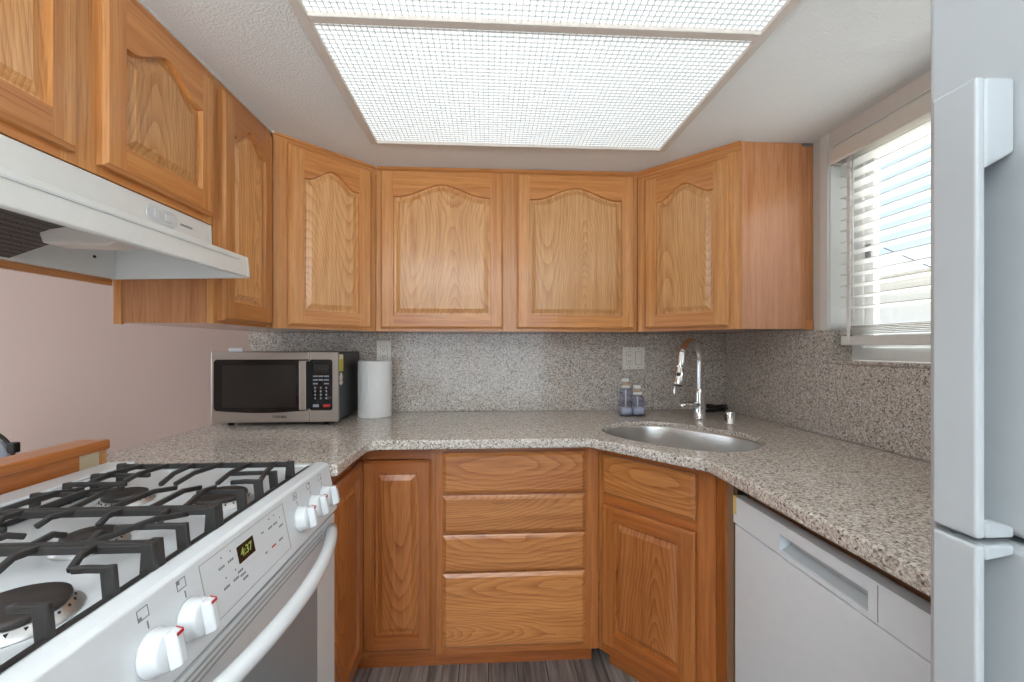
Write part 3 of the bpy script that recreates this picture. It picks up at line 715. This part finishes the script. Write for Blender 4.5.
def legend(y, t_, n=3, red=False):
    for i in range(n):
        ppatch(kr if red else k, y - .008 + .0055 * i, y - .004 + .0055 * i, t_ - .012, t_ + .018, .0005)
for y, t_ in ((.745, .70), (.770, .70), (.748, .42), (.775, .42), (.905, .70), (.925, .70), (.945, .60), (.790, .47), (.795, .40), (.800, .33)): legend(y, t_)
for y, t_ in ((.748, .82), (.773, .82), (.750, .54), (.777, .54), (.905, .84), (.925, .84), (.945, .74)): ppatch(k, y - .0012, y + .0012, t_ - .012, t_ + .012)
legend(.905, .40, 3, True); legend(.935, .40)
for s_ in (-1, 1):   # up and down chevrons
    y, t_ = .875, .56 + .16 * s_
    ppatch(k, y - .004, y - .0005, t_ - .012, t_ + .012); ppatch(k, y + .0005, y + .004, t_ - .012, t_ + .012)
# burner location icons with pointer ticks above every knob
k.build('panel_lettering', 'greyline', cpn)
KN = [.590, .660, 1.030, 1.104, 1.176]
for i, y in enumerate(KN):
    y_ = y - .004; k = MB()
    for a0, a1, t0, t1 in ((y_ - .009, y_ + .009, .93, .94), (y_ - .009, y_ + .009, .82, .83), (y_ - .009, y_ - .0082, .83, .93), (y_ + .0082, y_ + .009, .83, .93)):
        ppatch(k, a0, a1, t0, t1)
    dy, dt = ((-.006, .84), (-.006, .91), (.0, .875), (.006, .91), (.006, .84))[i]
    ppatch(k, y_ + dy - .003, y_ + dy + .003, dt - .02, dt + .02)
    ppatch(k, y - .001, y + .001, .70, .78)
    k.build('burner_marking', 'greyline', cpn)
kr.build('red_print', 'red', cpn)
for i, y in enumerate(KN):
    c0 = onp(y, .44, .0)
    kb = MB().lathe([(.030, .0), (.030, .004), (.0275, .006), (.0265, .020), (.024, .0235), (.0, .024)], c0, pn, 32).build('knob', 'white', rg_)
    g = MB()
    base = [c0 + pn * .0235 + Vector((0, 1, 0)) * a * .0105 + pu * b * .0245 for a, b in ((-1, -1), (1, -1), (1, 1), (-1, 1))]
    topq = [c0 + pn * .038 + Vector((0, 1, 0)) * a * .0065 + pu * b * .022 for a, b in ((-1, -1), (1, -1), (1, 1), (-1, 1))]
    g.loft([[tuple(p) for p in base], [tuple(p) for p in topq]], smooth=False).build('grip', 'white', kb, bevel=.0025)
    rm = MB()
    q = [c0 + pn * .0384 + Vector((0, 1, 0)) * a * .0062 + pu * b for a, b in ((-1, .0175), (1, .0175), (1, .0222), (-1, .0222))]
    rm.add(q, [(0, 1, 2, 3)])
    q2 = [c0 + pn * h_ + Vector((0, 1, 0)) * .0068 * (1 + (.0384 - h_) * 42) + pu * b_ for h_, b_ in ((.0382, .0222), (.0262, .0245), (.0262, .019), (.0382, .0175))]
    rm.add(q2, [(0, 1, 2, 3)]); rm.build('pointer_mark', 'red', kb)
# oven door
od = MB().box(X(-.470), X(-.440), Y(sy0 + .004), Y(sy1 - .004), .20, .795)
dr = od.build('oven_door', 'white', rg_, bevel=.004)
k = MB()
for z in (.783, .772, .761): k.box(X(-.4402), X(-.4385), Y(sy0 + .07), Y(sy1 - .10), z, z + .0032)
k.build('vent_grooves', 'groove', dr)
MB().prism(round_rect(Y(.57), Y(1.112), .30, .695, .02, 4), X(-.4402), X(-.4378), 'X').build('oven_window', 'ovenglass', dr)
hp = []
for i in range(21):
    u = i / 20; y = sy0 + .045 + u * (sy1 - sy0 - .090); b = 1 - (2 * u - 1) ** 2
    hp.append((X(-.434 + .066 * b), Y(y), .768 + .010 * b))
MB().tube(hp, [.014] + [.0155] * 19 + [.014], 14).build('handle', 'white', dr)
MB().box(X(-.470), X(-.445), Y(sy0 + .004), Y(sy1 - .004), .045, .195).build('storage_drawer', 'white', rg_, bevel=.004)
# burners
for bxw, byw, rr_ in ((-.585, .960, .052), (-.795, .975, .040), (-.680, .765, .040), (-.590, .560, .053), (-.80, .60, .045)):
    bn = MB().lathe([(rr_ + .012, 0), (rr_ + .012, .003), (rr_ + .004, .006), (rr_, .012), (rr_ - .004, .013)], (X(bxw), Y(byw), ZT - .008), n=32).build('burner', 'alu', rg_)
    tk = MB()
    for i in range(22):
        a = 2 * pi * i / 22; tk.box(-.0015, .0015, -.0015, .0015, .004, .011)
        for j in range(8):
            p = tk.v[-8 + j]; tk.v[-8 + j] = (X(bxw) + p[0] + (rr_ + .001) * cos(a), Y(byw) + p[1] + (rr_ + .001) * sin(a), ZT - .008 + p[2])
    tk.build('flame_ports', 'seam', bn)
    MB().lathe([(rr_ - .002, .0135), (rr_, .016), (rr_ - .001, .021), (rr_ - .008, .024), (.0, .0245)], (X(bxw), Y(byw), ZT - .008), n=32).build('burner_cap', 'iron_cap', bn)
# grates
GZ = .972; gw, gh = .0085, .0095
def grate(y0, y1, cyl, fingers, name='grate'):
    mb = MB(); zb = ZT - .007
    F_, B_ = -.508, -.912
    for y in (y0, y1):   # long bars with feet at both ends
        mb.bar([(X(F_ + .012), Y(y), GZ), (X(-.72), Y(y), GZ), (X(B_ - .010), Y(y), GZ)], gw + .001, gh + .003)
        for xx in (F_ + .004, B_): mb.prism([(X(xx - .011), zb), (X(xx + .012), zb), (X(xx + .008), GZ + .009), (X(xx - .008), GZ + .009)], Y(y) - .006, Y(y) + .006, 'Y')
    # low tie along the back
    mb.box(X(B_ - .004), X(B_ + .006), Y(y0), Y(y1), zb, zb + .010)
    mb.box(X(F_ - .001), X(F_ + .009), Y(y0), Y(y1), zb, zb + .009)
    for (px_, py_, qx, qy) in fingers:   # finger from an edge towards a burner
        d = Vector((qx - px_, qy - py_, 0)); e_ = Vector((qx, qy, GZ - .004)); s0 = Vector((px_, py_, GZ))
        mid = s0.lerp(e_, .62); mid.z = GZ + .006; s0.z += .003
        mb.bar([(X(s0.x), Y(s0.y), s0.z), (X(mid.x), Y(mid.y), mid.z), (X(e_.x), Y(e_.y), e_.z)], gw, gh)
    for y, inx in cyl:    # fingers rising from front and back feet
        mb.prism([(X(F_ - .008), zb), (X(F_ + .010), zb), (X(F_ + .006), GZ + .006), (X(F_ - .012), GZ + .0045)], Y(y) - .0045, Y(y) + .0045, 'Y')
        mb.bar([(X(F_ - .006), Y(y), GZ), (X(F_ - .03), Y(y), GZ + .001), (X(inx), Y(y + .004), GZ - .002)], gw, gh)
        mb.prism([(X(B_ - .009), zb), (X(B_ + .009), zb), (X(B_ + .009), GZ + .006), (X(B_ - .006), GZ + .0045)], Y(y) - .0045, Y(y) + .0045, 'Y')
        mb.bar([(X(B_ + .006), Y(y), GZ), (X(B_ + .03), Y(y), GZ + .001), (X(B_ + .12), Y(y + .004), GZ - .002)], gw, gh)
    return mb.build(name, 'iron', rg_, bevel=.002)
def yfing(y0, y1, xs, ln):
    out = []
    for x, sk_ in xs:
        out.append((x, y0, x + sk_, y0 + ln)); out.append((x + .02, y1, x + .02 - sk_, y1 - ln))
    return out
grate(.815, 1.108, [(.905, -.60), (.970, -.57), (1.035, -.61)], yfing(.815, 1.108, [(-.56, -.03), (-.62, .0), (-.69, .02), (-.76, -.02), (-.82, .01), (-.88, .02)], .135))
grate(.672, .803, [(.737, -.62)], yfing(.672, .803, [(-.60, -.02), (-.68, .0), (-.76, .02), (-.85, .0)], .048) + [(-.60, .672, -.545, .803)])
grate(.452, .660, [(.515, -.55), (.60, -.56)], yfing(.452, .660, [(-.60, -.015), (-.68, .0), (-.76, .02), (-.83, .0)], .055))

# ------------------------------------------------------------------ range hood
hd_ = thing('range_hood', 'white range hood under the short oak cabinet', 'hood', (-.92, .9325, 1.47))
def HX(v_): return v_ + .92
def HZ(v_): return v_ - 1.47
hy0, hy1 = .552 - .9325, 1.3215 - .9325
prof = [(-1.1115, 1.635), (-.8305, 1.635), (-.8275, 1.570), (-.80, 1.556), (-.724, 1.540), (-.718, 1.482), (-.722, 1.478), (-.734, 1.480), (-.738, 1.524), (-.82, 1.540), (-.842, 1.556), (-1.095, 1.560), (-1.095, 1.470), (-1.1115, 1.470)]
MB().prism([(HX(a), HZ(b)) for a, b in prof], hy0 + .0125, hy1 - .0125, 'Y').build('shell', 'hoodw', hd_, bevel=.002)
sidep = [(-1.1115, 1.635), (-.8305, 1.635), (-.8275, 1.570), (-.80, 1.556), (-.724, 1.540), (-.718, 1.482), (-.722, 1.478), (-1.1115, 1.470)]
for a, b in ((hy0, hy0 + .012), (hy1 - .012, hy1)):
    MB().prism([(HX(p), HZ(q)) for p, q in sidep], a, b, 'Y').build('end_panel', 'hoodw', hd_, bevel=.0015)
MB().prism([(HX(-1.0935), HZ(1.474)), (HX(-.95), HZ(1.527)), (HX(-.84), HZ(1.545)), (HX(-.84), HZ(1.549)), (HX(-.95), HZ(1.533)), (HX(-1.0935), HZ(1.480))], hy0 + .02, 1.03 - .9325, 'Y').build('filter', 'filter', hd_)
lens = [(-.967, 1.497), (-.838, 1.494), (-.795, 1.512), (-.785, 1.535), (-.985, 1.552)]
lensb = [(-.95, 1.507), (-.845, 1.504), (-.805, 1.518), (-.795, 1.538), (-.97, 1.552)]
MB().loft([[(HX(a), .975 - .9325, HZ(b)) for a, b in lens], [(HX(a), 1.03 - .9325, HZ(b)) for a, b in lens], [(HX(a), 1.06 - .9325, HZ(b)) for a, b in lensb]], smooth=False).build('lamp_cover', 'lens', hd_, bevel=.003)
MB().lathe([(.004, 0), (.004, .002)], (HX(-1.0945), 1.241 - .9325, HZ(1.522)), (1, 0, 0), 10).build('screw', 'seam', hd_)
sw_ = MB().prism(round_rect(1.075 - .9325, 1.175 - .9325, HZ(1.582), HZ(1.622), .018, 6), HX(-.8293), HX(-.8268), 'X').build('switch_plate', 'white', hd_, bevel=.001)
for y in (1.108, 1.145): MB().box(HX(-.827), HX(-.8245), y - .011 - .9325, y + .011 - .9325, HZ(1.592), HZ(1.612)).build('switch', 'white', sw_, bevel=.001)
k = MB(); k.box(HX(-.8285), HX(-.8278), 1.19 - .9325, 1.235 - .9325, HZ(1.599), HZ(1.604)); k.build('print', 'btn', hd_)
# embossed line along the lip
k = MB(); k.prism([(HX(-.7205), HZ(1.528)), (HX(-.7200), HZ(1.524)), (HX(-.7225), HZ(1.524)), (HX(-.7225), HZ(1.528))], .64 - .9325, 1.27 - .9325, 'Y'); k.build('embossed_line', 'rib', hd_)

# ------------------------------------------------------------------ wooden ledge on the low wall behind the range
struct('wall_half', MB().box(-1.188, -1.116, -.30, 1.296, 0, .9), 'pink', 'low wall behind the range')
lg = thing('bar_ledge', 'orange stained wood ledge on the low wall behind the range', 'ledge', (-1.15, .5, .9))
MB().box(-.043, .041, -.80, .810, .072, .100).build('cap', 'oak_y', lg, bevel=.004)
MB().box(.014, .034, -.80, .722, .001, .0715).build('face_board', 'oak_y', lg)
MB().box(.014, .031, .7225, .784, .001, .0715).build('bare_patch', 'bare', lg)
lg.children[-1]['label'] = 'unstained pale end of the ledge face'
MB().box(-.038, .034, .7845, .804, .001, .0715).build('end_post', 'oak_v', lg)
MB().box(-.038, .0135, -.80, .772, .0005, .0715).build('core', 'recess', lg)

# dining chair beyond the ledge
ch = thing('dining_chair', 'grey upholstered chair with rounded back beyond the wooden ledge', 'chair', (-1.932, 1.62, 0))
bp = round_rect(-.215, .225, .56, .965, .10, 8)
MB().prism(bp, -.018, .018, 'Y').build('backrest', 'cloth', ch, bevel=.008, seg=3)
fr = [(x * 1.01, 0.0, .56 + (z - .56) * 1.012) for x, z in bp]
MB().tube(fr + [fr[0]], .006, 8).build('back_frame', 'iron_cap', ch)
MB().box(-.23, .23, .03, .46, .42, .48).build('seat', 'cloth', ch, bevel=.02, seg=3)
for s_ in (-1, 1):
    MB().tube([(s_ * .215, .0, .56), (s_ * .212, .0, .40), (s_ * .20, -.02, 0)], .015, 10).build('leg', 'iron_cap', ch)
    MB().tube([(s_ * .205, .43, .419), (s_ * .205, .45, 0)], .015, 10).build('leg', 'iron_cap', ch)
MB().box(.214, .242, -.012, .012, .890, .928).build('corner_bracket', 'black', ch, bevel=.005)

# ------------------------------------------------------------------ dishwasher
dw = thing('dishwasher', 'white built-in dishwasher under the granite counter', 'dishwasher', (.70, .8775, 0))
def DY(v_): return v_ - .8775
y0, y1 = .580, 1.175
MB().box(.045, .56, DY(y0), DY(y1), .1, .88).build('tub', 'recess', dw)
MB().box(.0305, .0445, DY(y0) + .01, DY(y1) - .01, .13, .84).build('door_liner', 'white_dw', dw)
MB().box(.003, .03, DY(y0), DY(y1), .12, .766).build('door_panel', 'white_dw', dw, bevel=.004)
k = MB(); za, zb = .771, .846; pa, pb, pc, pd_ = .745, .984, .782, .820
k.box(0, .03, DY(pb), DY(y1), za, zb).box(0, .03, DY(y0), DY(pa), za, zb).box(0, .03, DY(pa), DY(pb), za, pc).box(0, .03, DY(pa), DY(pb), pd_, zb)
k.build('control_strip', 'white_dw', dw)
MB().prism([(.006, pc), (.028, pc + .012), (.028, pd_), (.0295, pd_), (.0295, pc)], DY(pa), DY(pb), 'Y').build('pocket_handle', 'fridge', dw)
MB().box(-.0006, .0002, DY(.7245), DY(.7255), za + .004, zb - .004).build('panel_seam', 'greyline', dw)
MB().box(-.0009, .0145, DY(y1 - .014), DY(y1 + .0006), zb - .050, zb + .0006).build('tape', 'yellow', dw)
dw.children[-1]['label'] = 'strip of yellow tape on the corner'
MB().box(.06, .08, DY(y0), DY(y1), 0, .1).build('toe_kick', 'seam', dw)

# ------------------------------------------------------------------ refrigerator
fg = thing('refrigerator', 'tall white two-door refrigerator at the end of the counter', 'refrigerator', (.95, .18, 0))
def FX(v_): return v_ - .95
def FY_(v_): return v_ - .18
f0, f1 = -.19, .5515
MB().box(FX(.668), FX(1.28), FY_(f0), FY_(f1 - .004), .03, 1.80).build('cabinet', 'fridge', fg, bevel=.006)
MB().box(FX(.70), FX(1.25), FY_(f0 + .02), FY_(f1 - .02), 0, .03).build('base', 'seam', fg)
def fdoor(z0, z1, hz0, hz1, blk_top, name):
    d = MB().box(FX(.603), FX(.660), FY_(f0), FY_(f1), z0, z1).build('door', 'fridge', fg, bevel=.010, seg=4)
    MB().box(FX(.6605), FX(.6675), FY_(f0 + .015), FY_(f1 - .015), z0 + .01, z1 - .01).build('gasket', 'greyline', d)
    h = MB()
    h.prism([(FX(.555), FY_(.452)), (FX(.555), FY_(.500)), (FX(.602), FY_(.543)), (FX(.602), FY_(.525)), (FX(.570), FY_(.490)), (FX(.566), FY_(.452))], hz0, hz1, 'Z')
    if blk_top:
        h.prism([(FX(.5662), hz1), (FX(.6025), hz1), (FX(.6025), hz1 - .085), (FX(.5662), hz1 - .105)], FY_(.4525), FY_(.4895), 'Y')
        h.prism([(FX(.5662), hz0), (FX(.6025), hz0), (FX(.6025), hz0 + .012), (FX(.5662), hz0 + .022)], FY_(.4525), FY_(.4895), 'Y')
    else:
        h.prism([(FX(.5662), hz1), (FX(.6025), hz1), (FX(.6025), hz1 - .012), (FX(.5662), hz1 - .018)], FY_(.4525), FY_(.4895), 'Y')
        h.prism([(FX(.5662), hz0), (FX(.6025), hz0), (FX(.6025), hz0 + .085), (FX(.5662), hz0 + .105)], FY_(.4525), FY_(.4895), 'Y')
    h.build('handle', 'fridge', d, bevel=.0035, seg=3)
fdoor(1.052, 1.80, 1.052, 1.580, True, 'upper'); fdoor(.07, 1.044, .50, 1.044, False, 'lower')

# ------------------------------------------------------------------ window blind
bl = thing('window_blind', 'white horizontal slat blind with cream valance in the window', 'blind', (XW + .04, 1.09, wz0 + .02))
bxc, by0, by1 = 1.348, .63, 1.538
def BX(v_): return v_ + .012 - XW - .04
def BY(v_): return v_ - 1.09
def BZ(v_): return v_ - wz0 - .02
MB().prism([(BX(1.294), BZ(2.030)), (BX(1.290), BZ(2.020)), (BX(1.290), BZ(1.975)), (BX(1.294), BZ(1.966)), (BX(1.302), BZ(1.966)), (BX(1.302), BZ(2.030))], BY(by0 - .01), BY(by1 + .012), 'Y').build('valance', 'valance', bl, bevel=.002)
MB().box(BX(1.303), BX(1.345), BY(by1 + .002), BY(by1 + .012), BZ(1.966), BZ(2.030)).build('valance_return', 'valance', bl, bevel=.003)
MB().box(BX(1.322), BX(1.376), BY(by0), BY(by1), BZ(1.985), BZ(2.036)).build('headrail', 'slat', bl)
zs0, zs1, pitch = 1.383, 1.955, .0415
n = int((zs1 - zs0) / pitch) + 1
tilt = R(5)
sl = MB()
def slat(mb, z, tl):
    top_, bot_ = [], []
    for i in range(7):
        u = -1 + 2 * i / 6; x = .025 * u; crown = .002 * (1 - u * u)
        top_.append((BX(bxc) + x * cos(tl) + 0, BZ(z) - x * sin(tl) + crown + .0013)); bot_.append((BX(bxc) + x * cos(tl), BZ(z) - x * sin(tl) + crown - .0013))
    mb.prism(top_ + bot_[::-1], BY(by0), BY(by1), 'Y')
for i in range(n): slat(sl, zs1 - i * pitch, tilt)
sl.build('slats', 'slat', bl)
k = MB()
for z in (1.348, 1.342, 1.336, 1.330, 1.324, 1.318): slat(k, z, 0)
k.build('gathered_slats', 'slat', bl)
MB().box(BX(1.322), BX(1.374), BY(by0), BY(by1), BZ(1.276), BZ(1.312)).build('bottom_rail', 'slat', bl, bevel=.005)
for y in (1.50, 1.08, .72):
    MB().box(BX(1.3205), BX(1.3215), BY(y) - .007, BY(y) + .007, BZ(1.28), BZ(1.99)).build('ladder_tape', 'slat', bl)
MB().tube([(BX(1.316), BY(1.475), BZ(1.97)), (BX(1.316), BY(1.474), BZ(1.6)), (BX(1.316), BY(1.473), BZ(1.37))], .0022, 6).build('pull_cord', 'slat', bl)

# ------------------------------------------------------------------ luminous ceiling panel
lx0, lx1, ly0, ly1 = -.468, .732, -.62, 1.722; lz = CE
cl = thing('ceiling_light', 'large gridded luminous ceiling panel in a painted frame', 'ceiling light', ((lx0 + lx1) / 2, (ly0 + ly1) / 2, lz))
def LX(v_): return v_ - (lx0 + lx1) / 2
def LY(v_): return v_ - (ly0 + ly1) / 2
k = MB()
fw = .026
k.box(LX(lx0), LX(lx0 + fw), LY(ly0), LY(ly1), -.016, -.0005).box(LX(lx1 - fw), LX(lx1), LY(ly0), LY(ly1), -.016, -.0005)
k.box(LX(lx0 + fw), LX(lx1 - fw), LY(ly1 - .012), LY(ly1), -.016, -.0005).box(LX(lx0 + fw), LX(lx1 - fw), LY(ly0), LY(ly0 + fw), -.016, -.0005)
ys = [ly0 + fw, .345, 1.073, ly1 - .012]
for y in ys[1:3]: k.box(LX(lx0 + fw), LX(lx1 - fw), LY(y - .013), LY(y + .013), -.016, -.0005)
k.build('frame', 'frame', cl, bevel=.002)
for a, b in zip(ys[:-1], ys[1:]):
    a_, b_ = (a + .013 if a != ys[0] else a), (b - .013 if b != ys[-1] else b)
    dp = MB().box(LX(lx0 + fw), LX(lx1 - fw), LY(a_), LY(b_), -.004, -.001).build('light_panel', 'diffuser', cl)
    g = MB(); st = .0165
    nx = int(round((lx1 - lx0 - 2 * fw) / st)); ny = int(round((b_ - a_) / st))
    for i in range(1, nx):
        x = LX(lx0 + fw + i * (lx1 - lx0 - 2 * fw) / nx); g.box(x - .0008, x + .0008, LY(a_), LY(b_), -.0080, -.0042)
    for i in range(1, ny):
        y = LY(a_ + i * (b_ - a_) / ny); g.box(LX(lx0 + fw), LX(lx1 - fw), y - .0008, y + .0008, -.0079, -.0043)
    g.build('grid', 'rib', dp)
